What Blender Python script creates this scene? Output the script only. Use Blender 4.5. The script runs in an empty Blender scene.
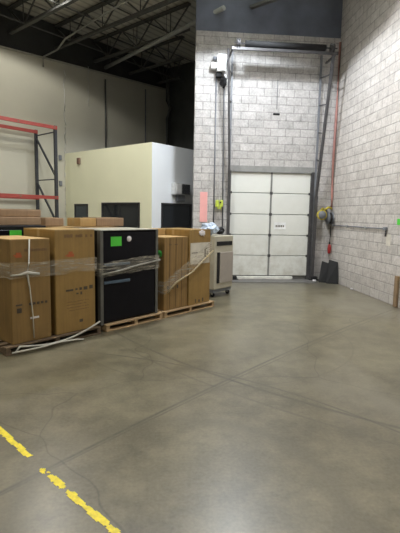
import bpy, bmesh, math, random
from mathutils import Vector, Matrix, Euler, noise
random.seed(7)
SC = bpy.context.scene
COL = SC.collection
R = math.radians
PI = math.pi
S = math.sqrt(.5)
D45 = R(45)

# ------------------------------------------------------------------ camera, light, exposure
H = 1.75
yaw, pitch, roll = math.atan(38/430.), math.atan(52/430.), R(1.1)
fw = Vector((math.sin(yaw)*math.cos(pitch), math.cos(yaw)*math.cos(pitch), -math.sin(pitch)))
rt = Vector((math.cos(yaw), -math.sin(yaw), 0)); up = rt.cross(fw)
r2 = rt*math.cos(roll)+up*math.sin(roll); u2 = up*math.cos(roll)-rt*math.sin(roll)
cam_d = bpy.data.cameras.new('camera'); cam = bpy.data.objects.new('camera', cam_d); COL.objects.link(cam)
M3 = Matrix((r2, u2, -fw)).transposed()
cam.matrix_world = Matrix.Translation((0, 0, H)) @ M3.to_4x4()
cam_d.sensor_fit = 'VERTICAL'; cam_d.sensor_height = 24; cam_d.lens = 24*430/533.
cam_d.clip_start = .05; cam_d.clip_end = 200
SC.camera = cam

world = bpy.data.worlds.new('world'); SC.world = world; world.use_nodes = True
bg = world.node_tree.nodes['Background']
bg.inputs[0].default_value = (.92, .92, .90, 1); bg.inputs[1].default_value = .10

SC.view_settings.view_transform = 'Standard'; SC.view_settings.look = 'None'
SC.view_settings.gamma = 1; SC.view_settings.use_curve_mapping = False
SC.view_settings.exposure = .75

LAMP_COL = (1.0, .98, .93)
# x, y, z, watts, colour: light of the high bay lamps (the fixtures are built below)
LAMPS = [(1.75, 9.6, 6.85, 400, (.86, .93, 1.0)),
         (-3.1, 11.45, 7.55, 330, (1, .98, .92)),
         (2.6, 6.9, 7.15, 430, (.95, .97, 1.0)),
         (-.7, 7.6, 7.15, 330, (.93, .96, 1.0)),  # extra lamp added to brighten the white office end
         (1.9, .6, 7.15, 300, (1, .95, .82)),
         (-3.4, 5.0, 7.15, 380, (1, .95, .82)),
         (-4.8, -2.5, 7.15, 260, (1, .97, .90))]
for i, (x, y, z, w, c) in enumerate(LAMPS):
    ld = bpy.data.lights.new('high_bay_light', 'SPOT'); ld.energy = w; ld.color = c
    ld.spot_size = R(154); ld.spot_blend = .18; ld.shadow_soft_size = .17
    lo = bpy.data.objects.new('high_bay_light', ld); lo.location = (x, y, z-.32); COL.objects.link(lo)
    # upward spot added above each lamp to brighten the roof deck
    lu = bpy.data.lights.new('added_deck_uplight', 'SPOT'); lu.energy = 8 if i == 1 else 190; lu.color = c
    lu.spot_size = R(172); lu.spot_blend = .3; lu.shadow_soft_size = .12
    lo = bpy.data.objects.new('added_deck_uplight', lu); lo.location = (x, y, z+.22); lo.rotation_euler = (PI, 0, 0); COL.objects.link(lo)

# ------------------------------------------------------------------ materials
def nodes(name):
    m = bpy.data.materials.new(name); m.use_nodes = True
    nt = m.node_tree; b = nt.nodes['Principled BSDF']
    return m, nt, b
def N(nt, t, **k):
    n = nt.nodes.new(t)
    for a, v in k.items(): setattr(n, a, v)
    return n
def mix(nt, fac, a, b, mode='MIX'):
    n = N(nt, 'ShaderNodeMix', data_type='RGBA', blend_type=mode)
    for sock, v in ((n.inputs[0], fac), (n.inputs[6], a), (n.inputs[7], b)):
        if hasattr(v, 'is_output') : nt.links.new(v, sock)
        elif isinstance(v, tuple): sock.default_value = (*v[:3], 1)
        else: sock.default_value = v
    return n.outputs[2]
def ramp(nt, src, p0, p1, c0=(0, 0, 0), c1=(1, 1, 1)):
    r = N(nt, 'ShaderNodeValToRGB'); nt.links.new(src, r.inputs[0])
    r.color_ramp.elements[0].position = p0; r.color_ramp.elements[1].position = p1
    r.color_ramp.elements[0].color = (*c0, 1); r.color_ramp.elements[1].color = (*c1, 1)
    return r.outputs[0]
def ntex(nt, vec, scale, detail=4, rough=.55):
    n = N(nt, 'ShaderNodeTexNoise'); n.inputs['Scale'].default_value = scale
    n.inputs['Detail'].default_value = detail; n.inputs['Roughness'].default_value = rough
    nt.links.new(vec, n.inputs['Vector']); return n.outputs['Fac']
def objvec(nt, scale=(1, 1, 1), rot=(0, 0, 0)):
    t = N(nt, 'ShaderNodeTexCoord'); m = N(nt, 'ShaderNodeMapping')
    m.inputs['Scale'].default_value = scale; m.inputs['Rotation'].default_value = rot
    nt.links.new(t.outputs['Object'], m.inputs['Vector']); return m.outputs[0]
def bump(nt, b, h, strength=.3, dist=.01):
    n = N(nt, 'ShaderNodeBump'); n.inputs['Strength'].default_value = strength; n.inputs['Distance'].default_value = dist
    nt.links.new(h, n.inputs['Height']); nt.links.new(n.outputs[0], b.inputs['Normal'])
CACHE = {}
def simple(name, col, rough=.6, metal=0, var=.15, scale=6, bmp=0, stretch=(1, 1, 1)):
    if name in CACHE: return CACHE[name]
    m, nt, b = nodes(name)
    v = objvec(nt, stretch); f = ntex(nt, v, scale)
    dark = tuple(c*(1-var) for c in col); lite = tuple(min(1, c*(1+var)) for c in col)
    nt.links.new(ramp(nt, f, .3, .7, dark, lite), b.inputs['Base Color'])
    b.inputs['Roughness'].default_value = rough; b.inputs['Metallic'].default_value = metal
    if bmp: bump(nt, b, ntex(nt, v, scale*6), bmp, .004)
    CACHE[name] = m; return m
def cardboard(name, col, streak=.25):
    if name in CACHE: return CACHE[name]
    m, nt, b = nodes(name)
    v = objvec(nt, (1, 1, 1)); vs = objvec(nt, (26, 26, 1.2))
    f = ntex(nt, v, 3); g = ntex(nt, vs, 1.0, 3)
    c = ramp(nt, f, .3, .7, tuple(x*.82 for x in col), tuple(x*1.12 for x in col))
    c2 = mix(nt, streak, c, ramp(nt, g, .35, .65, tuple(x*.6 for x in col), tuple(min(1, x*1.3) for x in col)))
    nt.links.new(c2, b.inputs['Base Color']); b.inputs['Roughness'].default_value = .62
    bump(nt, b, g, .15, .004); CACHE[name] = m; return m
def block_mat(name, axis, base, dirt):
    m, nt, b = nodes(name)
    t = N(nt, 'ShaderNodeTexCoord'); s = N(nt, 'ShaderNodeSeparateXYZ'); c = N(nt, 'ShaderNodeCombineXYZ')
    nt.links.new(t.outputs['Object'], s.inputs[0])
    nt.links.new(s.outputs[axis], c.inputs[0]); nt.links.new(s.outputs[2], c.inputs[1])
    br = N(nt, 'ShaderNodeTexBrick'); nt.links.new(c.outputs[0], br.inputs['Vector'])
    br.offset = .5; br.inputs['Scale'].default_value = 1
    br.inputs['Brick Width'].default_value = .406; br.inputs['Row Height'].default_value = .203
    br.inputs['Mortar Size'].default_value = .014; br.inputs['Mortar Smooth'].default_value = .5
    br.inputs['Color1'].default_value = (*[x*1.06 for x in base], 1)
    br.inputs['Color2'].default_value = (*[x*.78 for x in base], 1)
    br.inputs['Mortar'].default_value = (*[x*.36 for x in base], 1)
    n1 = ntex(nt, t.outputs['Object'], 1.3, 6, .65); n2 = ntex(nt, t.outputs['Object'], 22, 3)
    n3 = ntex(nt, t.outputs['Object'], 5, 5, .7)
    col = mix(nt, ramp(nt, n1, .42, .75), br.outputs['Color'], mix(nt, .55, br.outputs['Color'], dirt))
    col = mix(nt, .45, col, ramp(nt, n3, .32, .66, tuple(x*.5 for x in base), tuple(min(1, x*1.15) for x in base)))
    col = mix(nt, .18, col, ramp(nt, n2, .3, .7, tuple(x*.5 for x in base), (1, 1, 1)), 'OVERLAY')
    # grime kicked up along the foot of the wall
    low = N(nt, 'ShaderNodeMapRange'); nt.links.new(s.outputs[2], low.inputs[0])
    low.inputs[1].default_value = .75; low.inputs[2].default_value = 0; low.inputs[3].default_value = 0; low.inputs[4].default_value = .5
    ml = N(nt, 'ShaderNodeMath', operation='MULTIPLY'); nt.links.new(low.outputs[0], ml.inputs[0]); nt.links.new(n3, ml.inputs[1])
    col = mix(nt, ml.outputs[0], col, tuple(x*.35 for x in base))
    nt.links.new(col, b.inputs['Base Color']); b.inputs['Roughness'].default_value = .75
    h = N(nt, 'ShaderNodeMath', operation='MULTIPLY_ADD'); nt.links.new(br.outputs['Fac'], h.inputs[0])
    h.inputs[1].default_value = -1.0; nt.links.new(n2, h.inputs[2]); bump(nt, b, h.outputs[0], .5, .012)
    return m
def floor_mat():
    m, nt, b = nodes('concrete_floor')
    v = objvec(nt)
    n1 = ntex(nt, v, .45, 6, .6); n2 = ntex(nt, v, 2.6, 6, .7); n3 = ntex(nt, v, 40, 3)
    c = ramp(nt, n1, .35, .66, (.072, .061, .035), (.200, .176, .110))
    c = mix(nt, .45, c, ramp(nt, n2, .38, .64, (.060, .051, .030), (.235, .207, .132)))
    c = mix(nt, .12, c, ramp(nt, n3, .3, .7, (.05, .05, .04), (.35, .33, .27)))
    # dusty pale stretch worn by the traffic towards the dock (object space blotches)
    vb = objvec(nt, (.33, .12, 1)); n4 = ntex(nt, vb, 1.6, 4)
    c = mix(nt, ramp(nt, n4, .5, .72), c, mix(nt, .5, c, (.27, .25, .205)))
    t = N(nt, 'ShaderNodeTexCoord'); sep = N(nt, 'ShaderNodeSeparateXYZ'); nt.links.new(t.outputs['Object'], sep.inputs[0])
    dk = N(nt, 'ShaderNodeMapRange'); nt.links.new(sep.outputs[1], dk.inputs[0]); dk.inputs[1].default_value = 9.6; dk.inputs[2].default_value = 11.3
    dm = N(nt, 'ShaderNodeMath', operation='MULTIPLY'); nt.links.new(dk.outputs[0], dm.inputs[0]); nt.links.new(ramp(nt, n1, .3, .6, (.3, .3, .3), (.8, .8, .8)), dm.inputs[1])
    c = mix(nt, dm.outputs[0], c, (.085, .082, .075))       # tyre grime ground in before the dock
    # hairline cracks
    vo = N(nt, 'ShaderNodeTexVoronoi', feature='DISTANCE_TO_EDGE'); vo.inputs['Scale'].default_value = .38
    wv = N(nt, 'ShaderNodeVectorMath', operation='ADD'); nn = N(nt, 'ShaderNodeTexNoise'); nn.inputs['Scale'].default_value = 1.7; nn.inputs['Detail'].default_value = 1.2
    nt.links.new(v, nn.inputs['Vector']); sc = N(nt, 'ShaderNodeVectorMath', operation='SCALE'); sc.inputs['Scale'].default_value = .35; nt.links.new(nn.outputs['Color'], sc.inputs[0]); nt.links.new(sc.outputs[0], wv.inputs[0]); nt.links.new(v, wv.inputs[1])
    nt.links.new(wv.outputs[0], vo.inputs['Vector'])
    crack = ramp(nt, vo.outputs['Distance'], .0, .004, (.35, .35, .35), (1, 1, 1))
    c = mix(nt, .55, c, crack, 'MULTIPLY')
    # dark rubber arcs left by lift trucks: rings about points on the floor
    for (cx, cy, rad, w, st) in ((39.03, -33.85, 54.132, .013, .8), (37.6, -33.22, 52.628, .009, .6), (7.74, 11.1, 9.71, .018, .85),
                                 (-2.52, .22, 5.374, .012, .75), (.78, 6.13, 1.926, .010, .35), (.14, 2.5, .995, .08, .3), (7.9, 10.9, 9.95, .014, .45)):
        d = N(nt, 'ShaderNodeVectorMath', operation='DISTANCE'); d.inputs[1].default_value = (cx, cy, 0)
        nt.links.new(t.outputs['Object'], d.inputs[0])
        a = N(nt, 'ShaderNodeMath', operation='SUBTRACT'); nt.links.new(d.outputs['Value'], a.inputs[0]); a.inputs[1].default_value = rad
        ab = N(nt, 'ShaderNodeMath', operation='ABSOLUTE'); nt.links.new(a.outputs[0], ab.inputs[0])
        mr = N(nt, 'ShaderNodeMapRange'); nt.links.new(ab.outputs[0], mr.inputs[0])
        mr.inputs[1].default_value = 0; mr.inputs[2].default_value = w*1.8; mr.inputs[3].default_value = st; mr.inputs[4].default_value = 0
        mu = N(nt, 'ShaderNodeMath', operation='MULTIPLY'); nt.links.new(mr.outputs[0], mu.inputs[0])
        nt.links.new(ramp(nt, n2, .36, .60, (.08, .08, .08), (1, 1, 1)), mu.inputs[1])
        c = mix(nt, mu.outputs[0], c, (.03, .028, .025))
    nt.links.new(c, b.inputs['Base Color'])
    rr = ramp(nt, n1, .3, .7, (.28, .28, .28), (.37, .37, .37)); nt.links.new(rr, b.inputs['Roughness'])
    b.inputs['Specular IOR Level'].default_value = .6
    bump(nt, b, n3, .06, .004)
    return m
def wrap_mat():
    m, nt, b = nodes('stretch_film')
    v = objvec(nt, (2, 2, 26)); f = ntex(nt, v, 1.5, 5, .7)
    b.inputs['Base Color'].default_value = (.75, .70, .58, 1); b.inputs['Roughness'].default_value = .2
    nt.links.new(ramp(nt, f, .40, .72, (.06, .06, .06), (.62, .62, .62)), b.inputs['Alpha'])
    bump(nt, b, f, .8, .02); return m
def emit(name, col, st):
    m, nt, b = nodes(name); b.inputs['Emission Color'].default_value = (*col, 1); b.inputs['Emission Strength'].default_value = st
    return m
def glassm(name, col, rough=.08):
    m, nt, b = nodes(name); b.inputs['Base Color'].default_value = (*col, 1); b.inputs['Roughness'].default_value = rough
    b.inputs['Transmission Weight'].default_value = .35; b.inputs['IOR'].default_value = 1.45
    return m

M_floor = floor_mat()
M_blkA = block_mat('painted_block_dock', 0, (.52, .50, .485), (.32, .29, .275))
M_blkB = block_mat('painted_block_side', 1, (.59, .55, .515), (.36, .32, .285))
M_left = simple('beige_wall_paint', (.50, .48, .39), .8, var=.05, scale=.8)
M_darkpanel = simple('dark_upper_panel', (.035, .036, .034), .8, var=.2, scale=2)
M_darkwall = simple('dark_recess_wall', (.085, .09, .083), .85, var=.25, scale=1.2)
def deck_mat():
    m, nt, b = nodes('metal_deck'); v = objvec(nt, (1, 1, 1), (0, 0, -D45))
    w = N(nt, 'ShaderNodeTexWave', wave_type='BANDS', bands_direction='Y'); w.inputs['Scale'].default_value = 1.1
    nt.links.new(v, w.inputs['Vector']); f = ntex(nt, v, 1.2)
    c = ramp(nt, w.outputs['Fac'], .0, .35, (.42, .41, .34), (.72, .70, .60))
    nt.links.new(mix(nt, .3, c, ramp(nt, f, .3, .7, (.12, .12, .1), (.4, .38, .33))), b.inputs['Base Color'])
    b.inputs['Roughness'].default_value = .7; bump(nt, b, w.outputs['Fac'], .4, .03); return m
M_deck = deck_mat()
M_steel = simple('dark_joist_steel', (.10, .10, .092), .6, .2, .15)
M_galv = simple('galvanised_steel', (.55, .55, .54), .4, .6, .12)
M_blacksteel = simple('dark_track_steel', (.085, .082, .085), .5, .4, .2)
M_cream = simple('cream_office_face', (.86, .85, .62), .65, var=.02, scale=1)  # cream tone of the office side
M_white = simple('white_office_face', (.82, .85, .88), .6, var=.02, scale=1)  # white tone of the office end
def door_mat():
    m, nt, b = nodes('white_door_panel'); v = objvec(nt); s_ = N(nt, 'ShaderNodeSeparateXYZ'); nt.links.new(v, s_.inputs[0])
    mr = N(nt, 'ShaderNodeMapRange'); nt.links.new(s_.outputs[2], mr.inputs[0])
    for i, val in enumerate((1.5, 0., .08, .75)): mr.inputs[i+1].default_value = val
    ml = N(nt, 'ShaderNodeMath', operation='MULTIPLY'); nt.links.new(mr.outputs[0], ml.inputs[0]); nt.links.new(ramp(nt, ntex(nt, v, 3.5, 6, .7), .35, .75), ml.inputs[1])
    nt.links.new(mix(nt, ml.outputs[0], (.76, .77, .73), (.36, .32, .24)), b.inputs['Base Color']); b.inputs['Roughness'].default_value = .5; return m
M_doorp = door_mat()
M_seam = simple('door_seam', (.22, .22, .21), .6)
M_blackframe = simple('black_window_frame', (.02, .02, .022), .4)
M_glass = glassm('dark_window_glass', (.03, .035, .04))
M_greyframe = simple('grey_window_frame', (.30, .33, .35), .5)
M_blueglass = glassm('grey_window_glass', (.09, .11, .125), .15)
M_orange = simple('orange_beam_paint', (.34, .055, .042), .5, var=.12, scale=5)
M_navy = simple('dark_upright_paint', (.035, .037, .045), .5)
M_cardA = cardboard('brown_cardboard', (.24, .145, .045))
M_cardB = cardboard('golden_cardboard', (.30, .185, .055), .18)
M_cardC = cardboard('streaked_cardboard', (.26, .155, .05), .5)
M_cardT = cardboard('tan_cardboard', (.46, .30, .12), .15)
M_cardP = cardboard('pinkish_cardboard', (.33, .22, .13), .2)
M_tape = simple('packing_tape', (.42, .29, .13), .3)
M_print = simple('black_ink', (.06, .045, .03), .6)
M_redink = simple('red_ink', (.42, .10, .03), .6)
M_labelw = simple('white_label', (.62, .58, .50), .5, var=.12, scale=7)
M_black = simple('black_gloss_panel', (.008, .008, .011), .22, var=.1)
M_blackm = simple('black_matt_panel', (.012, .012, .014), .55)
for _m in (M_black, M_blackm): _m.node_tree.nodes['Principled BSDF'].inputs['Specular IOR Level'].default_value = .12
M_blue = simple('blue_grey_trim', (.07, .11, .16), .35)
M_post = simple('grey_edge_board', (.10, .10, .09), .5)
M_green = simple('green_sticker', (.08, .62, .05), .5, var=.05)
M_greend = simple('round_green_sticker', (.04, .36, .04), .5, var=.05)
M_whites = simple('white_sticker', (.75, .72, .74), .5)
M_strap = simple('white_plastic_strap', (.55, .54, .48), .35)
M_wood = simple('pallet_wood', (.42, .29, .16), .75, var=.3, scale=4, bmp=.2, stretch=(1, 8, 8))
M_woodd = simple('dark_pallet_wood', (.13, .09, .055), .8, var=.3, scale=4, bmp=.2, stretch=(1, 8, 8))
M_wrap = wrap_mat()
M_machine = simple('cream_enamel', (.47, .44, .35), .4, var=.06)
M_machp = simple('grey_door_enamel', (.40, .36, .32), .4, var=.06)
M_yellow = simple('yellow_plastic', (.42, .34, .03), .5, var=.4, scale=14)
M_yline = simple('yellow_floor_paint', (.78, .64, .03), .5, var=.2, scale=30)
M_red = simple('red_plastic', (.40, .03, .03), .4)
M_pink = simple('pink_hose_rubber', (.42, .21, .18), .6)
M_pinks = simple('pink_sign_sheet', (.85, .42, .40), .6, var=.05)
M_lime = simple('lime_sticker', (.55, .65, .08), .5)
M_whitep = simple('white_plastic', (.85, .86, .86), .4)
M_rubber = simple('black_rubber', (.010, .010, .011), .8, var=.3, scale=12)
M_bluef = simple('pale_blue_film', (.50, .58, .70), .25, var=.2, scale=9)
M_greyp = simple('grey_plastic', (.17, .18, .20), .5)
M_cable = simple('white_cable', (.62, .62, .58), .5)
M_brownd = simple('brown_device', (.20, .12, .08), .6)
M_glow = emit("lamp_glow", (1, .98, .93), 6)
M_refl = simple('spun_aluminium', (.75, .75, .75), .3, .8)

# ------------------------------------------------------------------ mesh helpers
class MB:
    def __init__(s): s.bm = bmesh.new()
    def box(s, a, b, bev=0, seg=1):
        x0, y0, z0 = a; x1, y1, z1 = b
        r = bmesh.ops.create_cube(s.bm, size=1)
        vs = r['verts']
        for v in vs:
            v.co = Vector(((x0+x1)/2+v.co.x*(x1-x0), (y0+y1)/2+v.co.y*(y1-y0), (z0+z1)/2+v.co.z*(z1-z0)))
        if bev:
            es = list({e for v in vs for e in v.link_edges})
            bmesh.ops.bevel(s.bm, geom=es, offset=bev, segments=seg, affect='EDGES', profile=.5)
        return s
    def bar(s, p, q, w, h):            # rectangular bar from p to q
        p, q = Vector(p), Vector(q); d = q-p; L = d.length
        m = Matrix.Translation((p+q)/2) @ d.to_track_quat('Z', 'Y').to_matrix().to_4x4() @ Matrix.Diagonal((w, h, L, 1))
        bmesh.ops.create_cube(s.bm, size=1, matrix=m); return s
    def tube(s, pts, r, n=8, smooth=True):
        pts = [Vector(p) for p in pts]; rings = []
        for i, p in enumerate(pts):
            d = (pts[min(i+1, len(pts)-1)]-pts[max(i-1, 0)]).normalized()
            q = d.to_track_quat('Z', 'Y')
            rr = r[i] if isinstance(r, (list, tuple)) else r
            rings.append([s.bm.verts.new(p+q @ Vector((rr*math.cos(2*PI*k/n), rr*math.sin(2*PI*k/n), 0))) for k in range(n)])
        for a, b in zip(rings, rings[1:]):
            for k in range(n):
                f = s.bm.faces.new((a[k], a[(k+1) % n], b[(k+1) % n], b[k])); f.smooth = smooth
        s.bm.faces.new(rings[0][::-1]); s.bm.faces.new(rings[-1]); return s
    def lathe(s, prof, n=24, c=(0, 0, 0), axis='Z'):
        rings = []
        for (r, z) in prof:
            ring = []
            for k in range(n):
                a = 2*PI*k/n; p = (r*math.cos(a), r*math.sin(a), z)
                if axis == 'Y': p = (p[0], p[2], p[1])
                if axis == 'X': p = (p[2], p[0], p[1])
                ring.append(s.bm.verts.new((c[0]+p[0], c[1]+p[1], c[2]+p[2])))
            rings.append(ring)
        for a, b in zip(rings, rings[1:]):
            for k in range(n):
                f = s.bm.faces.new((a[k], a[(k+1) % n], b[(k+1) % n], b[k])); f.smooth = True
        s.bm.faces.new(rings[0][::-1]); s.bm.faces.new(rings[-1]); return s
    def blob(s, c, sx, sy, sz, amp=.25, seed=0, sub=3, freq=2.2):
        r = bmesh.ops.create_icosphere(s.bm, subdivisions=sub, radius=1)
        for v in r['verts']:
            n = v.co.normalized(); k = 1+amp*noise.noise(n*freq+Vector((seed, seed*1.7, 0)))*2+amp*.5*noise.noise(n*freq*3+Vector((0, seed, 3)))
            v.co = Vector((c[0]+n.x*sx*k, c[1]+n.y*sy*k, c[2]+n.z*sz*k))
        return s
    def prism(s, poly, z0, z1):
        a = [s.bm.verts.new((x, y, z0)) for x, y in poly]; b = [s.bm.verts.new((x, y, z1)) for x, y in poly]
        n = len(poly); s.bm.faces.new(a[::-1]); s.bm.faces.new(b)
        for k in range(n): s.bm.faces.new((a[k], a[(k+1) % n], b[(k+1) % n], b[k]))
        return s
    def build(s, name, mat, parent=None, loc=None, rot=None):
        bmesh.ops.recalc_face_normals(s.bm, faces=s.bm.faces)
        me = bpy.data.meshes.new(name); s.bm.to_mesh(me); s.bm.free(); me.materials.append(mat)
        o = bpy.data.objects.new(name, me); COL.objects.link(o)
        if parent: o.parent = parent
        if loc: o.location = loc
        if rot is not None: o.rotation_euler = (0, 0, rot)
        return o
def tag(o, label=None, cat=None, group=None, kind=None):
    for k, v in (('label', label), ('category', cat), ('group', group), ('kind', kind)):
        if v: o[k] = v
    return o
def empty(name, loc, rz, label, cat, group=None):
    o = bpy.data.objects.new(name, None); COL.objects.link(o); o.empty_display_size = .2
    o.location = loc; o.rotation_euler = (0, 0, rz); return tag(o, label, cat, group)
def UV(u, v, z=0): return Vector(((u-v)*S, (u+v)*S, z))
def struct(name, mb, mat, loc=None, rot=None):
    return tag(mb.build(name, mat, None, loc, rot), kind='structure')
def copy_tree(o, parent=None):
    kids = list(o.children); c = o.copy(); COL.objects.link(c)
    if parent: c.parent = parent
    for k in kids: copy_tree(k, c)
    return c

# ------------------------------------------------------------------ setting (u along the left wall, v towards it; local x,y of the 45 degree frame)
XR, YB, VL, ZD = 4.64, 11.6, 13.1, 7.75
struct('floor', MB().box((-22, -12, -.1), (16, 24, 0)), M_floor)
struct('ceiling', MB().box((-22, -12, ZD), (16, 24, ZD+.1)), M_deck)
# right wall of painted block
struct('wall_right', MB().box((0, -11, 0), (.25, YB+.25, ZD)), M_blkB, (XR, 0, 0))
# dock wall with the door opening: four pieces around it
DX0, DX1, DZ = 1.80, 4.02, 2.94
dw = MB()
dw.box((.81, YB, 0), (DX0, YB+.2, 6.42)).box((DX1, YB, 0), (XR, YB+.2, 6.42)).box((DX0, YB, DZ), (DX1, YB+.2, 6.42))
struct('wall_dock', dw, M_blkA)
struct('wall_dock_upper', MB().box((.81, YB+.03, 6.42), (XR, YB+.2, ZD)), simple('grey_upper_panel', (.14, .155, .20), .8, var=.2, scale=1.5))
# left wall, in its own frame, top edge rises slightly
wl = MB(); prof = [(-9, 5.9), (13.4, 6.84)]
bm = wl.bm
vs = [bm.verts.new(p) for p in ((-9, VL, 0), (13.4, VL, 0), (13.4, VL, 6.84), (-9, VL, 5.75), (-9, VL+.2, 0), (13.4, VL+.2, 0), (13.4, VL+.2, 6.84), (-9, VL+.2, 5.75))]
for f in ((0, 1, 2, 3), (7, 6, 5, 4), (0, 4, 5, 1), (1, 5, 6, 2), (2, 6, 7, 3), (3, 7, 4, 0)): bm.faces.new([vs[i] for i in f])
struct('wall_left', wl, M_left, None, D45)
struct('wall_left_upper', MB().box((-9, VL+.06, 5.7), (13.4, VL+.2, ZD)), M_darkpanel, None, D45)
struct('trim_1', MB().bar((-9, VL-.02, 5.77), (13.4, VL-.02, 6.86), .05, .05), simple('trim_paint', (.36, .35, .29), .7), None, D45)
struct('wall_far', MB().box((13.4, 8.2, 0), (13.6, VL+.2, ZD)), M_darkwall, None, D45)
# dirty concrete apron at the dock and its edge
struct('trim_2', MB().box((DX0-.05, YB-.62, 0), (DX1+.1, YB, .012)), simple('worn_dock_plate', (.14, .135, .13), .55, .1, .2, 5))

# ------------------------------------------------------------------ dock door
dr = empty('dock_door', (2.91, YB, 0), 0, 'white overhead dock door with five panels in the block wall', 'door')
pz = [.10, .66, 1.225, 1.79, 2.36, 2.92]
for a, b in zip(pz, pz[1:]):
    p = MB()
    for x0, x1 in ((-1.105, .0), (.03, 1.105)): p.box((x0, .03, a+.008), (x1, .09, b-.008), .008)
    p = p.build('door_panel', M_doorp, dr)
MB().box((-1.13, .085, .02), (1.13, .10, 2.93)).build('backing_sheet', M_seam, dr)
MB().box((-.005, .015, .1), (.04, .04, 2.92)).build('center_stile', M_seam, dr)
MB().box((-1.10, -.03, .0), (.70, .05, .085), .01).build('bottom_strip', simple('pale_strip', (.75, .74, .68), .5), dr)  # pale strip along the foot of the door
MB().box((.14, .02, 1.385), (.46, .031, 1.575)).build('door_sign', M_whitep, dr)
q = MB()
for i in range(5): q.box((.18+i*.05, .014, 1.45), (.21+i*.05, .021, 1.50))
q.build('sign_lettering', M_print, dr)
for z in pz[1:-1]:
    MB().box((-1.12, .012, z-.03), (-1.06, .035, z+.03)).build('hinge', M_blacksteel, dr)
    MB().box((1.06, .012, z-.03), (1.12, .035, z+.03)).build('hinge', M_blacksteel, dr)
    MB().box((-.02, .0, z-.035), (.055, .018, z+.035)).build('hinge', M_blacksteel, dr)
struct('trim_3', MB().box((DX0-.06, YB-.03, DZ-.03), (DX1+.06, YB+.02, DZ+.13)), simple('lintel_grey', (.27, .27, .26), .6))
struct('trim_4', MB().box((DX0-.07, YB-.03, 0), (DX0+.01, YB+.1, DZ)), M_blacksteel)
struct('trim_5', MB().box((DX1-.01, YB-.04, 0), (DX1+.09, YB+.1, DZ)), M_blacksteel)
for sx, lab in ((-1, 'left tilted lift track of dock door beside the conduits'), (1, 'right tilted lift track of dock door beside the pink hose')):
    x = DX0-.045 if sx < 0 else DX1+.10
    t = empty('door_track', (x, YB, 0), 0, lab, 'door track', 'vertical lift tracks of the dock door')
    xo = -.10 if sx < 0 else .03
    MB().bar((0, -.05, .02), (0, -.05, 5.95), .05, .04).build('wall_angle', M_greyp, t)
    MB().bar((0, -.12, .02), (0, -.16, 2.3), .06 if sx < 0 else .09, .08).bar((0, -.16, 2.3), (xo*2, -.72, 5.75), .04 if sx < 0 else .06, .07).build('roller_track', M_blacksteel, t)
    for zz in (3.2, 3.9, 4.6, 5.3):
        f = (zz-2.3)/3.45
        MB().bar((0, -.05, zz+.08), (xo*2*f, -.16-.56*f, zz), .025, .03).build('track_bracket', M_blacksteel, t)
MB_sh = empty('spring_shaft', (2.91, YB-.74, 5.88), 0, 'dark torsion spring shaft across the top of dock door tracks', 'spring shaft')
MB().tube([(-1.22, 0, 0), (1.35, 0, 0)], .018).build('shaft', M_blacksteel, MB_sh)
MB().tube([(-.95, 0, 0), (1.05, 0, 0)], .075, 12).build('torsion_spring', M_rubber, MB_sh)
for x in (-1.12, 1.22): MB().lathe([(.02, -.04), (.11, -.04), (.11, -.02), (.085, -.02), (.085, .02), (.11, .02), (.11, .04), (.02, .04)], 16, (x, 0, 0), 'X').build('cable_drum', M_blacksteel, MB_sh)
MB().box((-1.28, -.02, -.15), (1.38, .02, -.085)).bar((-1.25, 0, -.11), (-1.25, .72, -.11), .04, .04).bar((1.35, 0, -.11), (1.35, .72, -.11), .04, .04).build('bearing_plate', M_blacksteel, MB_sh)

# ------------------------------------------------------------------ roof joists, along the v direction
def joist(u, v0, v1, zb, lab):
    t = empty('roof_joist', UV(u, v0), D45, lab, 'roof joist', 'open web roof joists')
    L = v1-v0; zt = ZD-.03
    MB().box((-.055, 0, zb), (.055, L, zb+.07)).build('bottom_chord', M_steel, t)
    MB().box((-.07, 0, zt-.05), (.07, L, zt)).build('top_chord', M_steel, t)
    n = max(2, int(L/1.45))
    for i in range(n):
        a = i*L/n; b = (i+1)*L/n; m_ = (a+b)/2
        MB().bar((0, a, zt-.04), (0, m_, zb+.04), .035, .035).bar((0, m_, zb+.04), (0, b, zt-.04), .035, .035).bar((0, m_, zb+.04), (0, m_, zt-.04), .022, .022).build('web_bracing', M_steel, t)
    return t
JL = {5.17: 'roof joist nearest the camera, just past the frame edge', 6.67: 'leftmost roof joist seen, over the orange rack',
      8.2: 'roof joist crossing above the left wall cables', 9.7: 'roof joist with the pale pipe under it, above the office',
      11.3: 'roof joist in the dark behind the pale pipe', 12.8: 'farthest roof joist by the dark recess'}
for u, lab in JL.items(): joist(u, {5.17: 3.5, 6.67: .3, 8.2: 1.8, 9.7: 8.7}.get(u, 10.4 if u < 12 else 11.9), VL+.05, 6.98, lab)
joist(9.7, 3.3, 6.6, 6.98, 'short stretch of roof joist in the corner above the dock door')
t = empty('ceiling_pipe', (0, 0, 0), D45, 'long pale round pipe hung under the roof joists', 'pipe')
MB().tube([(9.1, 7.0, 6.9), (10.1, 13.05, 6.9)], .06, 12).build('pipe', simple('pale_pipe', (.34, .35, .33), .5), t)
for y in (7.6, 9.4, 11.2, 12.7): MB().bar((9.1+(y-7)*.165, y, 6.94), (9.1+(y-7)*.165, y, ZD), .012, .012).build('hanger', M_steel, t)
for v, lab in ((10.4, 'thin steel bridging bar across the roof joists, nearer one'), (12.2, 'thin steel bridging bar across the roof joists, by the left wall')):
    tag(MB().bar((3.5, v, 7.03), (13.3, v, 7.03), .03, .03).build('bridging_bar', M_steel, None, None, D45), lab, 'steel bar')
    tag(MB().bar((3.5, v+.1, 7.66), (13.3, v+.1, 7.66), .03, .03).build('bridging_bar', M_steel, None, None, D45), lab.replace('bridging', 'upper bridging'), 'steel bar')
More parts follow.
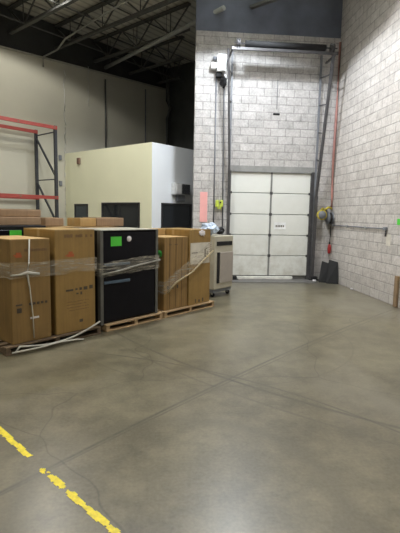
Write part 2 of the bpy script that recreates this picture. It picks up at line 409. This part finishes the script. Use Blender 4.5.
tag(MB().tube([UV(7.68, VL-.03, 6.3), UV(7.68, VL-.03, 6.6), UV(7.9, 12.6, 6.78), UV(7.6, 11.7, 6.8), UV(7.35, 9.5, 6.82), UV(7.15, 7.4, 6.82)], .025, 8).build('conduit', simple('bright_conduit', (.30, .30, .27), .6)),
    'bright bent conduit running from the left wall top to the roof', 'conduit')

# high bay lamp fixtures
HB = ['high bay lamp in front of the dock door', 'small bright high bay lamp at the far left ceiling', 'high bay lamp hung nearer the side block wall', 'added high bay lamp over the row of cartons',
      'high bay lamp above the camera', 'high bay lamp over the floor left of the cartons', 'high bay lamp behind the camera on the left']
for (x, y, z, w, c), lab in zip(LAMPS, HB):
    t = empty('high_bay_lamp', (x, y, z), 0, lab, 'lamp', 'high bay lamps')
    MB().lathe([(.05, .18), (.10, .17), (.13, .0), (.24, -.18), (.26, -.30), (.25, -.30), (.23, -.18), (.12, -.01), (.05, -.01)], 24).build('reflector', M_refl, t)
    MB().lathe([(.02, -.285), (.235, -.285), (.235, -.278), (.02, -.278)], 24).build('lens', M_glow, t)
    MB().tube([(0, 0, .17), (0, 0, ZD-z)], .012).build('stem', M_steel, t)

# ------------------------------------------------------------------ left wall cables and pipes
def wallcable(name, pts, r, m, lab, cat='cable'):
    return tag(MB().tube([UV(*p) for p in pts], r, 6).build(name, m), lab, cat)
wallcable('wall_cable', [(8.42+.05*math.sin(i*1.3)*(i % 2), VL-.03, 6.4-i*.16) for i in range(12)], .014, M_cable, 'short crooked pale cable hanging high on left wall')
wallcable('wall_cable', [(9.38+.03*math.sin(i*1.9), VL-.03, 6.75-i*.13) for i in range(11)], .014, M_cable, 'pale cable dangling from roof edge right of the crooked one')
wallcable('wall_cable', [(8.42+.03*math.sin(i*2.3), VL-.03, 4.6-i*.16) for i in range(20)], .013, M_cable, 'thin pale cable running down left wall beside the office')
wallcable('wall_pipe', [(10.10, VL-.04, 3.7), (10.10, VL-.04, 6.5)], .03, M_steel, 'dark vertical pipe on left wall above the office', 'pipe')
wallcable('wall_pipe', [(12.05, VL-.04, 3.9), (12.05, VL-.04, 6.6)], .02, M_greyp, 'thin grey vertical pipe on left wall near dark recess', 'pipe')
wallcable('steel_column', [(12.98, 12.75, 0), (12.98, 12.75, 5.6), (13.05, 12.65, 6.0), (12.98, 12.75, 6.3), (12.98, 12.75, 7.3)], .085, M_steel, 'dark round column standing at the dark recess corner', 'column')
for z_, lab in ((3.55, 'upper small grey box on left wall beside office'), (2.7, 'lower small grey box on left wall beside office')):
    tag(MB().box((-.05, -.06, -.08), (.05, 0, .08), .01).build('junction_box', M_greyp, None, UV(8.22, VL, z_), D45), lab, 'junction box')

# ------------------------------------------------------------------ office
OU, OV, OH = 8.407, 8.846, 3.7
of = empty('site_office', UV(OU, OV), D45, 'boxy built-in office with cream side and white end', 'office')
MB().box((0, .0, 0), (.12, VL-OV-.02, OH)).build('cream_wall', M_cream, of)
MB().box((0.12, 0, 0), (3.2, .12, OH)).box((.0, -.008, 0), (3.2, 0, OH)).build('white_wall', M_white, of)
MB().box((.13, .13, OH-.1), (3.2, VL-OV-.02, OH-.03)).build('roof_panel', M_greyp, of)
def owin_cream(v0, v1, z0, z1, fm, gm, mull):
    f = MB(); w = .055
    a, b = v0-OV, v1-OV
    f.box((-.03, a, z0), (.0, b, z0+w)).box((-.03, a, z1-w), (.0, b, z1)).box((-.03, a, z0), (.0, a+w, z1)).box((-.03, b-w, z0), (.0, b, z1))
    for m_ in mull: f.box((-.025, m_-OV-.02, z0), (.0, m_-OV+.02, z1))
    f = f.build('window_frame', fm, of); MB().box((-.012, a+.01, z0+.01), (-.004, b-.01, z1-.01)).build('pane', gm, f)
owin_cream(9.33, 11.08, .95, 2.06, M_blackframe, M_glass, (10.2,))
owin_cream(11.81, 12.54, .95, 2.02, M_blackframe, M_blueglass, ())
f = MB(); a, b, z0, z1, w = 8.77-OU, 10.06-OU, .95, 2.06, .055
f.box((a, -.045, z0), (b, -.008, z0+w)).box((a, -.045, z1-w), (b, -.008, z1)).box((a, -.045, z0), (a+w, -.008, z1)).box((b-w, -.045, z0), (b, -.008, z1))
f = f.build('window_frame', M_blackframe, of); MB().box((a+.01, -.022, z0+.01), (b-.01, -.012, z1-.01)).build('pane', M_glass, f)
q = MB(); q.box((-.07, 12.18-OV, 3.30), (0, 12.31-OV, 3.50), .01).build('wall_sounder', M_brownd, of)
ac = empty('window_air_conditioner', UV(9.5, OV-.01, 2.31), D45, 'window air conditioner sticking out of the white office end wall', 'air conditioner')
MB().box((-.33, -.17, 0), (.33, .0, .34), .015).build('casing', simple('ac_grey', (.62, .63, .64), .5), ac)
MB().box((-.04, -.185, .03), (.30, -.17, .31)).build('grille', M_rubber, ac)
g = MB()
for i in range(8): g.box((-.03, -.195, .05+i*.032), (.29, -.184, .058+i*.032))
g.build('louvre', M_greyp, ac)
MB().box((-.28, -.185, .03), (-.10, -.17, .31)).build('control_panel', M_whitep, ac)
MB().box((-.15, -.10, -.18), (.16, 0.0, -.002)).build('support_shelf', M_greyp, ac)

# ------------------------------------------------------------------ pallet rack
rk = empty('pallet_rack', UV(4.6, 11.8), D45, 'pallet rack with orange-red beams and dark braced uprights', 'rack')
def upright(x):
    for y in (0, 1.1): MB().box((x-.04, y-.04, 0), (x+.04, y+.04, 4.28)).build('upright_post', M_navy, rk)
    b = MB(); zs = [.15, 1.4, 2.75, 4.1]
    b.bar((x, 0, 4.1), (x, 1.1, 4.1), .03, .03).bar((x, 0, .15), (x, 1.1, .15), .03, .03).bar((x, 0, 2.72), (x, 1.1, 2.72), .03, .03).bar((x, 0, 1.35), (x, 1.1, 1.35), .03, .03)
    b.bar((x, 1.1, 4.05), (x, 0, 2.78), .05, .04).bar((x, 1.1, 2.67), (x, 0, 1.4), .05, .04).bar((x, 1.1, 1.3), (x, 0, .2), .05, .04)
    b.build('diagonal_brace', M_navy, rk)
    for y in (0, 1.1): MB().box((x-.07, y-.07, 0), (x+.07, y+.07, .012)).build('foot_plate', M_navy, rk)
for x in (0.0, 2.67): upright(x)
for zb in (2.12, 4.16):
    for y in (0, 1.1):
        bz = MB().box((-.02, y-.075, zb), (2.70, y-.04, zb+.10), .006)
        bo = bz.build('load_beam', M_orange, rk)
        if y == 0:
            for x in (.03, 1.5, 2.6): MB().box((x-.02, y-.08, zb+.03), (x+.03, y-.075, zb+.08)).build('beam_clip', M_brownd, bo)

# ------------------------------------------------------------------ pallets
def pallet(u0, u1, v0, v1, h, mat, lab, grp='wooden pallets under the loads'):
    t = empty('pallet', UV(u0, v0), D45, lab, 'pallet', grp); L, W = u1-u0, v1-v0
    n = 6; bw = .10
    for i in range(n):
        y = (W-bw)*i/(n-1); MB().box((0, y, h-.02), (L, y+bw, h), .003).build('deck_board', mat, t)
    for x in (0.0, L/2-.03, L-.06):
        MB().box((x, .005, .019), (x+.06, W-.005, h-.02)).build('stringer', mat, t)
    for y in (0.0, W/2-.05, W-bw): MB().box((0, y, 0), (L, y+bw, .019), .003).build('bottom_board', mat, t)
    return t
PH = .105
pallet(2.36, 3.76, 5.0, 5.95, PH, M_woodd, 'dark pallet under the two front left cartons')
pallet(3.86, 5.02, 5.0, 5.95, PH, M_wood, 'pale wooden pallet under the black appliance')
pallet(5.07, 6.42, 5.0, 5.95, PH, M_wood, 'wooden pallet under the two right-hand cartons')

# ------------------------------------------------------------------ cartons
def carton(u0, u1, v0, v1, z0, z1, mat, lab, grp=None, name='cardboard_carton', tape=True, topmat=None):
    t = empty(name, UV((u0+u1)/2, v0, z0), D45, lab, 'carton', grp)
    w, d, h = u1-u0, v1-v0, z1-z0
    m = MB().box((-w/2, 0, 0), (w/2, d, h), .012, 2)
    for v in m.bm.verts:                                  # slight bulge of a packed carton
        v.co.y += .006*noise.noise(v.co*3+Vector((u0, 0, 0)))
    m.build('carton_body', mat, t)
    fl = MB().box((-w/2+.004, .002, h-.002), (w/2-.004, d/2-.004, h+.004)).box((-w/2+.004, d/2+.004, h-.002), (w/2-.004, d-.002, h+.004))
    fl.build('top_flap', topmat or mat, t)
    if tape:
        MB().box((-w/2-.002, d/2-.03, h-.1), (w/2+.002, d/2+.03, h+.006)).build('tape', M_tape, t)
    return t, w, d, h
def marks(t, rects, m=None, y=-.0015, name='printing'):
    q = MB()
    for (x0, z0, x1, z1) in rects: q.box((x0, y-.0015, z0), (x1, y+.004, z1))
    return q.build(name, m or M_print, t)
def textrow(x0, x1, z, h, gap=.006, seed=1):
    rnd = random.Random(seed); out = []; x = x0
    while x < x1:
        w = rnd.uniform(.3, .8)*h
        out.append((x, z, min(x+w, x1), z+h*rnd.uniform(.75, 1))); x += w+gap+(h if rnd.random() < .15 else 0)
    return out
GF = 'tall wrapped cartons in the front row'
# A: front left
A, w, d, h = carton(2.47, 3.00, 5.05, 5.86, PH, 1.405, M_cardA, 'tall brown carton at the far left end with a flat top coloured as if lit', GF, topmat=M_cardT)  # flaps lighter than the body: light on the top put into their colour
marks(A, textrow(-.08, .22, h-.15, .035, seed=3), simple('faded_ink', (.19, .11, .05), .7))
marks(A, [(-.20, h-.22, -.12, h-.19), (-.19, h-.19, -.13, h-.16), (-.22, h-.20, -.20, h-.185)], M_redink, name='red_logo')
marks(A, [(-.21, .48, -.13, .50), (-.20, .39, -.14, .45)]+[(-.04+.055*i, .47, -.01+.055*i, .50) for i in range(5)])
marks(A, [(-.03, .29, .09, .315)], M_whites, name='white_label')
q = MB()
for k, (x0, x1) in enumerate(((-.05, -.075), (-.075, -.03))): pass
q.tube([(-.02, -.012, h+.002), (-.035, -.014, h-.3), (-.06, -.014, h-.42), (-.03, -.014, h-.62), (.0, -.014, h-.95), (.01, -.013, .04)], [.009, .008, .012, .008, .007, .007], 6)
q.build('hanging_strap', M_strap, A)
q = MB(); q.tube([(-.27, -.012, h-.43), (-.16, -.014, h-.43), (-.06, -.016, h-.41), (.03, -.016, h-.43), (.10, -.014, h-.44)], [.010, .014, .022, .022, .018], 6)
q.build('knotted_film', M_strap, A)
# B
B, w, d, h = carton(3.07, 3.70, 5.05, 5.86, PH, 1.51, M_cardB, 'taller golden brown carton next to the black appliance, left side', GF)
marks(B, textrow(-.17, .27, h-.10, .045, seed=5), simple('faded_ink', (.19, .11, .05), .7))
marks(B, [(-.13, h-.36, -.03, h-.32), (-.11, h-.32, -.05, h-.29), (-.16, h-.35, -.13, h-.335)], M_redink, name='red_logo')
marks(B, [(-.16, .575, -.05, .60), (-.015, .58, .02, .605), (.05, .575, .09, .61), (.12, .57, .18, .615), (.215, .575, .27, .625), (.0, .52, .035, .54), (.065, .51, .09, .55)])
q = textrow(-.15, .2, .42, .012, seed=9)+textrow(-.15, .16, .38, .012, seed=10)+textrow(-.15, .2, .34, .012, seed=11)+textrow(-.12, .2, .30, .012, seed=12)
marks(B, q, simple('faded_ink', (.19, .11, .05), .7))
marks(B, [(.045, .12, .10, .16)])
# C, D
C_, w, d, h = carton(5.12, 5.71, 5.07, 5.60, PH, 1.355, M_cardC, 'shorter streaked carton with a green dot, right of the black appliance', GF, topmat=M_cardT)  # lighter flaps here too, the lit top painted into the colour
marks(C_, [(-.23+i*.12, .36, -.19+i*.12, .42) for i in range(3)])
marks(C_, [(-.19, h-.13, -.13, h-.12), (-.05, h-.13, .02, h-.12)])
q = MB()
for x in (-.17, -.02, .13): q.box((x, -.004, .02), (x+.012, .004, h-.01))
q.build('flap_seam', simple('seam_brown', (.13, .075, .03), .7), C_)
MB().lathe([(.005, -.003), (.062, -.003), (.062, 0), (.005, 0)], 20, (-w/2-.0, .12, h-.28), 'X').build('green_dot', M_greend, C_)
Dd, w, d, h = carton(5.725, 6.33, 5.05, 5.86, PH, 1.475, M_cardB, 'right-end carton with a large pale label and crumpled tape', GF)
MB().box((-w/2+.03, -.004, h-.62), (w/2-.03, .0, h-.235)).build('shipping_label', M_labelw, Dd)
marks(Dd, [(-.24, h-.42, -.08, h-.41), (.12, h-.50, .15, h-.36), (.15, h-.52, .18, h-.50), (.15, h-.36, .19, h-.34), (.19, h-.47, .205, h-.40)], y=-.006)
marks(Dd, [(-.12, .03, -.10, .10), (-.03, .03, .01, .08), (.08, .03, .11, .10)])
MB().blob((.04, -.008, h-.06), .075, .012, .045, .45, 4, 3, 3.5).build('crumpled_tape', M_whites, Dd)

# stretch film bands round the loads
def wrapband(u0, u1, v0, v1, z0, z1, lab, slope=0, n=40):
    t = MB(); bm = t.bm; o = .02
    pts = []
    per = [(u0-o, v0-o), (u1+o, v0-o), (u1+o, v1+o), (u0-o, v1+o)]
    for i in range(4):
        a, b = per[i], per[(i+1) % 4]
        for k in range(n//4): f = k/(n//4); pts.append((a[0]+(b[0]-a[0])*f, a[1]+(b[1]-a[1])*f))
    rows = []
    for j in range(7):
        row = []
        for i, (x, y) in enumerate(pts):
            f = (x-u0)/(u1-u0); z = z0+(z1-z0)*j/6+slope*(f-.5)+.03*noise.noise(Vector((x*4, y*4, j*.3)))
            k = .006*noise.noise(Vector((x*9, y*9, z*30)))
            row.append(bm.verts.new((x-u0+k, y-v0+k, z)))
        rows.append(row)
    m = len(pts)
    for a, b in zip(rows, rows[1:]):
        for i in range(m): f = bm.faces.new((a[i], a[(i+1) % m], b[(i+1) % m], b[i])); f.smooth = True
    o_ = t.build('stretch_wrap', M_wrap, None, UV(u0, v0), D45); return tag(o_, lab, 'plastic wrap', 'stretch film round the loads')
wrapband(2.47, 3.70, 5.05, 5.86, .93, 1.12, 'clear film band wrapped around the two left cartons')
W2 = wrapband(3.80, 4.94, 5.05, 5.86, .84, 1.06, 'shiny film band around the black appliance', .05)
W3 = wrapband(5.12, 6.33, 5.05, 5.86, .72, .95, 'slanting clear film around the two right-hand cartons', .62)
# bundled loose film twisted into the bands
def WL(w, u, v, z): return Vector((u-w[0], v-5.05, z))
MB().tube([WL((5.12,), *p) for p in ((5.14, 5.015, .42), (5.35, 5.01, .58), (5.75, 5.005, .72), (6.05, 5.005, .90), (6.36, 5.01, 1.08))], [.012, .018, .014, .02, .014], 8).build('twisted_film', simple('twisted_film', (.40, .32, .18), .3, var=.25, scale=20), W3)
MB().tube([WL((3.80,), *p) for p in ((3.79, 5.01, .86), (4.1, 5.005, .89), (4.5, 5.005, .95), (4.96, 5.01, 1.0))], [.014, .02, .016, .014], 8).build('twisted_film', simple('grey_film', (.28, .27, .23), .3, var=.3, scale=20), W2)
# loose white strap hanging in a curve along the base of the left load
pts = [UV(2.47, 4.985, .03)]
for i in range(13):
    f = i/12; pts.append(UV(2.52+1.2*f, 4.975-.02*math.sin(PI*f), .075+.10*f*f-.07*math.sin(PI*f)**1.0+.02))
tag(MB().tube(pts, .013, 6).build('loose_strap', M_strap), 'loose white strap sagging along foot of the two left cartons', 'strap')
tag(MB().tube([UV(2.40, 4.93, .05), UV(2.75, 4.925, .04), UV(3.05, 4.925, .05), UV(3.3, 4.92, .03), UV(3.4, 4.915, .012)], .012, 6).build('loose_strap', M_strap), 'second white strap lying on the edge of the dark pallet', 'strap')

# ------------------------------------------------------------------ black appliance
K = empty('black_appliance', UV(4.37, 5.06, PH), D45, 'large black appliance on pale pallet with green square sticker', 'appliance')
w, h, d = .57, 1.385, .78
MB().box((-w, .03, .0), (w, d, h), .012, 2).build('cabinet', M_blackm, K)
MB().box((-w+.05, 0, .86), (w-.05, .03, h-.02), .008).build('upper_door', M_black, K)
MB().box((-w+.05, 0, .03), (w-.05, .03, .83), .008).build('lower_door', M_black, K)
for z_ in (.60, .86): MB().box((-w+.055, -.02, z_), (-.02, .0, z_+.045), .008).build('handle_strip', M_blue, K)
for sx in (-1, 1):
    x0 = sx*w; MB().box((min(x0, x0-sx*.045), -.012, 0), (max(x0, x0-sx*.045), .0, h+.004)).box((min(x0, x0+sx*.008), -.012, 0), (max(x0, x0+sx*.008), .06, h+.004)).build('edge_board', M_post, K)
MB().box((-w, -.01, h-.0), (w, d, h+.014), .004).build('top_sheet', simple('grey_top_film', (.36, .35, .30), .3, var=.25, scale=8), K)
MB().box((-.38, -.004, h-.23), (-.18, 0, h-.09)).build('green_label', M_green, K)
MB().lathe([(.005, -.004), (.045, -.004), (.045, 0), (.005, 0)], 16, (-.03, 0, h-.13), 'Y').build('round_sticker', M_whites, K)
for z_, x_ in ((.95, -.3),): pass

# ------------------------------------------------------------------ second row behind
def bigbox(u0, u1, v0, v1, z1, mat, lab, name='cardboard_carton', cat=None):
    t, w, d, h = carton(u0, u1, v0, v1, PH, z1, mat, lab, 'loads standing in the second row')
    return t, w, d, h
pallet(2.15, 3.62, 6.1, 7.0, PH, M_woodd, 'pallet under black cabinet in the second row')
pallet(3.68, 5.72, 6.1, 7.0, PH, M_woodd, 'long pallet under the second row cartons')
k2 = empty('black_cabinet', UV(2.9, 6.12, PH), D45, 'black cabinet behind far left carton with bright green tag', 'appliance')
MB().box((-.72, 0, 0), (.68, .85, 1.43), .012, 2).build('cabinet', M_blackm, k2)
MB().box((-.68, -.02, .04), (.64, 0, 1.37), .008).build('door', M_black, k2)
MB().box((.09, -.035, 1.275), (.265, -.02, 1.365)).build('green_tag', M_green, k2)
k2c = bigbox(3.72, 4.35, 6.12, 6.95, 1.50, M_cardA, 'brown carton in second row behind the golden carton')
bigbox(4.39, 5.09, 6.12, 6.95, 1.49, M_cardA, 'wide carton in second row behind the black appliance')
carton(5.12, 5.71, 5.63, 5.93, PH, 1.475, M_cardT, 'tan carton showing just above the streaked carton')
GT = 'flat cartons lying on the second row loads'
carton(2.30, 3.60, 6.3, 6.85, 1.536, 1.66, M_cardP, 'long flat carton lying on the black cabinet, lower of two', GT)
carton(2.34, 3.62, 6.33, 6.83, 1.666, 1.775, M_cardP, 'long flat carton lying on the black cabinet, upper of two', GT)
carton(3.76, 4.10, 6.45, 6.9, 1.51, 1.645, M_cardP, 'short flat carton left of the window office gap on second row', GT)
carton(4.42, 4.76, 6.45, 6.85, 1.50, 1.645, M_cardT, 'small tan carton lying under the small office window', GT)
carton(4.77, 5.40, 6.45, 6.88, 1.50, 1.655, M_cardP, 'pinkish flat carton lying in front of black office window', GT)

# ------------------------------------------------------------------ cream machine
mc = empty('kitchen_machine', UV(7.40, 5.53), D45, 'cream appliance on casters standing between cartons and dock door', 'appliance')
w = .33
MB().box((-w, 0, .17), (w, .62, 1.31), .015, 2).build('cabinet', M_machine, mc)
MB().box((-w+.06, -.012, 1.10), (w-.05, .0, 1.19), .004).build('vent_grille', M_rubber, mc)
MB().box((-w+.17, -.025, .30), (w-.02, .0, .96), .008).build('door', M_machp, mc)
MB().box((-w+.09, -.015, .30), (-w+.16, .0, .96)).build('dark_slot', M_rubber, mc)
MB().box((-w+.01, .03, .10), (w-.01, .6, .17)).build('base_rail', M_greyp, mc)
for x in (-w+.06, w-.06):
    for y in (.08, .54):
        c_ = MB().lathe([(.01, -.02), (.045, -.02), (.05, 0), (.045, .02), (.01, .02)], 16, (x, y, .05), 'X').build('caster', M_rubber, mc)
        MB().box((x-.03, y-.02, .05), (x-.022, y+.02, .10)).box((x+.022, y-.02, .05), (x+.03, y+.02, .10)).build('caster_fork', M_galv, c_)
tag(MB().blob((0, 0, .11), .20, .16, .115, .25, 2.3, 4).build('plastic_bundle', M_bluef, None, UV(7.18, 5.75, 1.345), D45), 'crumpled pale blue plastic bundle on top of the cream appliance', 'plastic bundle')
tag(MB().blob((0, 0, .07), .11, .10, .075, .2, 5.3, 3).build('dark_bag', M_rubber, None, UV(7.52, 5.75, 1.335), D45), 'small black bag beside the blue plastic on cream appliance', 'bag')

# ------------------------------------------------------------------ things on the dock wall
ob = empty('door_operator', (1.47, YB, 5.38), 0, 'white motor box high on the dock wall with black parts below', 'motor box')
MB().box((-.12, -.24, 0), (.11, -.01, .42), .02, 2).build('housing', M_whitep, ob)
MB().box((-.27, -.16, .08), (-.13, -.01, .24), .015).build('side_box', M_whitep, ob)
MB().tube([(-.12, -.1, .34), (-.22, -.1, .34)], .05, 12).build('motor_cap', M_greyp, ob)
MB().tube([(.11, -.1, .3), (.19, -.1, .3)], .04, 12).build('drive_shaft', M_greyp, ob)
MB().box((-.14, -.17, -.12), (.03, -.03, 0), .015).build('gear_housing', M_rubber, ob)
MB().blob((.06, -.12, -.24), .09, .08, .12, .2, 3, 3).build('chain_guard', M_rubber, ob)
MB().tube([(.08, -.12, -.02), (.13, -.12, -.12), (.12, -.12, -.2)], .03, 8).build('chain_guide', M_whitep, ob)
def wtube(name, pts, r, m, lab, cat, n=8): return tag(MB().tube(pts, r, n).build(name, m), lab, cat)
wtube('conduit', [(1.37, YB-.03, 1.2), (1.35, YB-.03, 5.3)], .016, M_greyp, 'thin grey conduit at the left below the motor box', 'conduit')
wtube('conduit', [(1.61, YB-.03, 1.2), (1.56, YB-.03, 5.3)], .016, M_greyp, 'thin grey conduit at the right below the motor box', 'conduit')
wtube('pull_chain', [(1.49+.005*math.sin(i), YB-.14, 5.05-i*.15) for i in range(24)], .007, M_galv, 'thin hanging pull chain below the motor box', 'chain', 5)
tag(MB().box((-.10, -.012, -.40), (.10, -.002, .40)).build('pink_sign', M_pinks, None, (1.09, YB, 1.95)), 'tall narrow pink sign on dock wall beside the office', 'sign')
sg = empty('control_station', (1.50, YB-.05, 2.02), 0, 'small lime-yellow tagged switch box beside dock door', 'switch box')
MB().box((-.10, -.06, -.06), (.10, -.005, .12), .01).build('housing', M_lime, sg)
MB().box((-.05, -.075, -.12), (.05, -.06, -.03)).build('pointed_tag', M_lime, sg)
MB().lathe([(.005, -.08), (.02, -.08), (.02, -.06), (.005, -.06)], 12, (.03, 0, .06), 'Y').build('button', M_rubber, sg)
tag(MB().box((-.09, -.02, -.025), (.09, -.003, .025), .01).build('wall_bracket', M_rubber, None, (2.98, YB, 5.03-.6)), 'small dark bracket alone on block wall above door', 'bracket')
wtube('wall_rod', [(2.98, YB-.02, 4.55), (2.98, YB-.02, 5.3)], .006, M_greyp, 'thin grey rod on block wall above the small bracket', 'rod')
for x, lab in ((1.93, 'black rubber bumper at left foot of dock door'), (4.18, 'black rubber bumper at right foot of dock door')):
    bb = tag(MB().box((-.09, -.17, 0), (.09, -.02, .11), .015).box((-.13, -.14, 0), (.13, -.03, .03)).build('dock_bumper', M_rubber, None, (x, YB-.03, .0)), lab, 'bumper', 'bumpers at the door feet')

# dock lamp, yellow head
dl = empty('dock_lamp', (4.27, YB-.01, 1.82), 0, 'yellow dock lamp on folding arm by the right track', 'dock lamp')
MB().box((.12, -.06, -.12), (.22, 0, .16), .01).build('wall_plate', M_blacksteel, dl)
MB().tube([(.15, -.05, .06), (.02, -.25, .10), (-.10, -.38, .07)], .028, 8).tube([(.16, -.05, .14), (.0, -.28, .16), (-.08, -.36, .10)], .02, 8).build('folding_arm', M_yellow, dl)
MB().lathe([(.03, .16), (.07, .14), (.12, .03), (.135, -.06), (.12, -.07), (.03, -.02)], 20, (-.08, -.42, -.02), 'Y').build('lamp_head', M_yellow, dl)
MB().lathe([(.01, -.075), (.105, -.075), (.105, -.068), (.01, -.068)], 20, (-.08, -.42, -.02), 'Y').build('lens', M_greyp, dl)
MB().tube([(.02, -.2, .08), (.2, -.2, .19), (.30, -.16, .15)], .03, 8).build('upper_guard', M_yellow, dl)
rl = empty('hose_reel', (4.56, YB-.16, 1.72), 0, 'blue-grey round hose reel in the wall corner', 'hose reel')
MB().lathe([(.03, -.06), (.17, -.06), (.17, -.045), (.12, -.04), (.12, .04), (.17, .045), (.17, .06), (.03, .06)], 22, (-.03, 0, 0), 'X').build('drum', M_greyp, rl)
MB().lathe([(.12, -.035), (.15, -.03), (.155, 0), (.15, .03), (.12, .035)], 22, (-.03, 0, 0), 'X').build('coiled_hose', M_rubber, rl)
MB().box((.03, -.04, -.04), (.10, .04, .04)).build('bracket', M_blacksteel, rl)
wtube('air_hose', [(4.60, YB-.05, 6.3), (4.60, YB-.05, 4.4), (4.58, YB-.06, 3.2), (4.60, YB-.07, 2.3), (4.60, YB-.06, 1.95)], .034, M_pink, 'pink hose running down the corner beside dock door', 'hose')
wtube('air_hose', [(4.58, YB-.10, 1.5), (4.60, YB-.1, 1.25), (4.59, YB-.1, 1.10)], .014, M_rubber, 'dark short hose dangling below the hose reel', 'hose')
rp = empty('red_plug', (4.59, YB-.10, .88), 0, 'red plug end hanging in corner over the black mats', 'plug')
MB().lathe([(.015, -.14), (.04, -.12), (.05, 0), (.035, .1), (.015, .13)], 14).build('plug_body', M_red, rp)
MB().tube([(0, 0, .12), (.0, 0, .2)], .018, 8).build('cable_collar', M_rubber, rp)
# conduit on the right wall
rc = empty('wall_conduit', (XR, 8.58, 1.53), 0, 'grey conduit along right block wall ending in small box', 'conduit')
MB().tube([(-.03, .08, 0), (-.03, 2.85, 0)], .013, 8).build('pipe', M_greyp, rc)
MB().box((-.06, -.03, -.035), (-.002, .08, .035), .01).build('junction_box', M_greyp, rc)
MB().tube([(-.03, 0, -.04), (-.03, 0, -.16)], .017, 8).build('drop_pipe', M_blacksteel, rc)
for y in (.9, 1.9, 2.8): MB().box((-.05, y-.015, -.035), (-.002, y+.015, .035)).build('clamp', M_galv, rc)
tag(MB().box((-.006, -.06, -.05), (-.001, .05, .07)).build('green_sticker', M_green, None, (XR, 8.16, 1.67)), 'green sticker on the right block wall at frame edge', 'sticker')
tag(MB().box((-.05, -.07, 0), (-.004, .05, .62), .006).build('wood_plank', simple('brown_plank', (.24, .16, .09), .7), None, (XR, 8.03, 0)), 'brown wooden plank standing against right wall at frame edge', 'plank')
tag(MB().box((-.09, -.003, -.12), (.09, -.001, .12)).build('notice_sheet', M_labelw, None, (XR-.006, 8.5, 1.3), PI/2), 'pale notice sheet on right wall beside the conduit end', 'notice')

# black mats leaning in the corner
for i, (dx, top, lab) in enumerate(((0, .62, 'black rubber mat leaning against corner wall, taller one'), (-.14, .56, 'black rubber mat leaning in the corner, front one'))):
    m = MB(); bm = m.bm
    x0 = 4.33+dx*.9; x1 = 4.61+dx*1.0; yb, yt = YB-.68+.20*i, YB-.52+.18*i
    P = [(x0, yb, 0), (x1, yb-.12, 0), (x1+.01, yt-.16, top-.05), (x0+.12, yt, top)]
    v1 = [bm.verts.new(p) for p in P]; v2 = [bm.verts.new((p[0], p[1]+.05, p[2])) for p in P]
    bm.faces.new(v1); bm.faces.new(v2[::-1])
    for k in range(4): bm.faces.new((v1[k], v1[(k+1) % 4], v2[(k+1) % 4], v2[k]))
    bmesh.ops.bevel(bm, geom=bm.edges[:], offset=.008, segments=1, affect='EDGES')
    tag(m.build('rubber_mat', M_rubber), lab, 'mat', 'black mats in the corner')
tag(MB().blob((0, 0, .025), .05, .05, .03, .3, 7, 2).build('paper_scrap', M_whites, None, (4.12, YB-.36, 0)), 'small white paper scrap on floor beside the black mats', 'scrap')
tag(MB().blob((0, 0, .02), .03, .025, .022, .3, 9, 2).build('paper_scrap', M_whites, None, (4.60, 10.0, 0)), 'tiny pale scrap at the foot of the right wall', 'scrap')

# ------------------------------------------------------------------ worn yellow line on the floor
def yellow_line(p0, p1, width, lab, seed, s0=0., s1=1.):
    p0, p1 = Vector(p0), Vector(p1); d = (p1-p0); L = d.length; d.normalize(); nrm = Vector((-d.y, d.x))
    m = MB(); bm = m.bm; cs = .009; grid = {}
    nl, nw = int(L/cs), int(width/cs)
    def vert(i, j):
        if (i, j) not in grid:
            q = p0+d*(i*cs)+nrm*((j-nw/2)*cs); jit = Vector((noise.noise(Vector((i, j, 1.3)))*.004, noise.noise(Vector((i, j, 5.3)))*.004))
            grid[(i, j)] = bm.verts.new((q.x+jit.x, q.y+jit.y, .0015))
        return grid[(i, j)]
    for i in range(nl):
        for j in range(nw):
            e = abs((j+.5)/nw-.5)*2; x, y = i*cs, j*cs
            n = noise.noise(Vector((x*9, y*14, seed)))+.6*noise.noise(Vector((x*33, y*33, seed+4)))
            endf = min(1, min(i, nl-i)*cs/.06)
            if n > -.42+.75*e**3+.5*(1-endf): bm.faces.new((vert(i, j), vert(i+1, j), vert(i+1, j+1), vert(i, j+1)))
    return tag(m.build('floor_line', M_yline), lab, 'painted line', 'worn yellow floor line')
yellow_line((-1.38, 3.50), (-.934, 2.99), .058, 'upper worn stretch of yellow painted line at left frame edge', 2.1)
yellow_line((-.855, 2.89), (-.18, 2.135), .062, 'longer lower stretch of yellow painted line on the floor', 6.2)
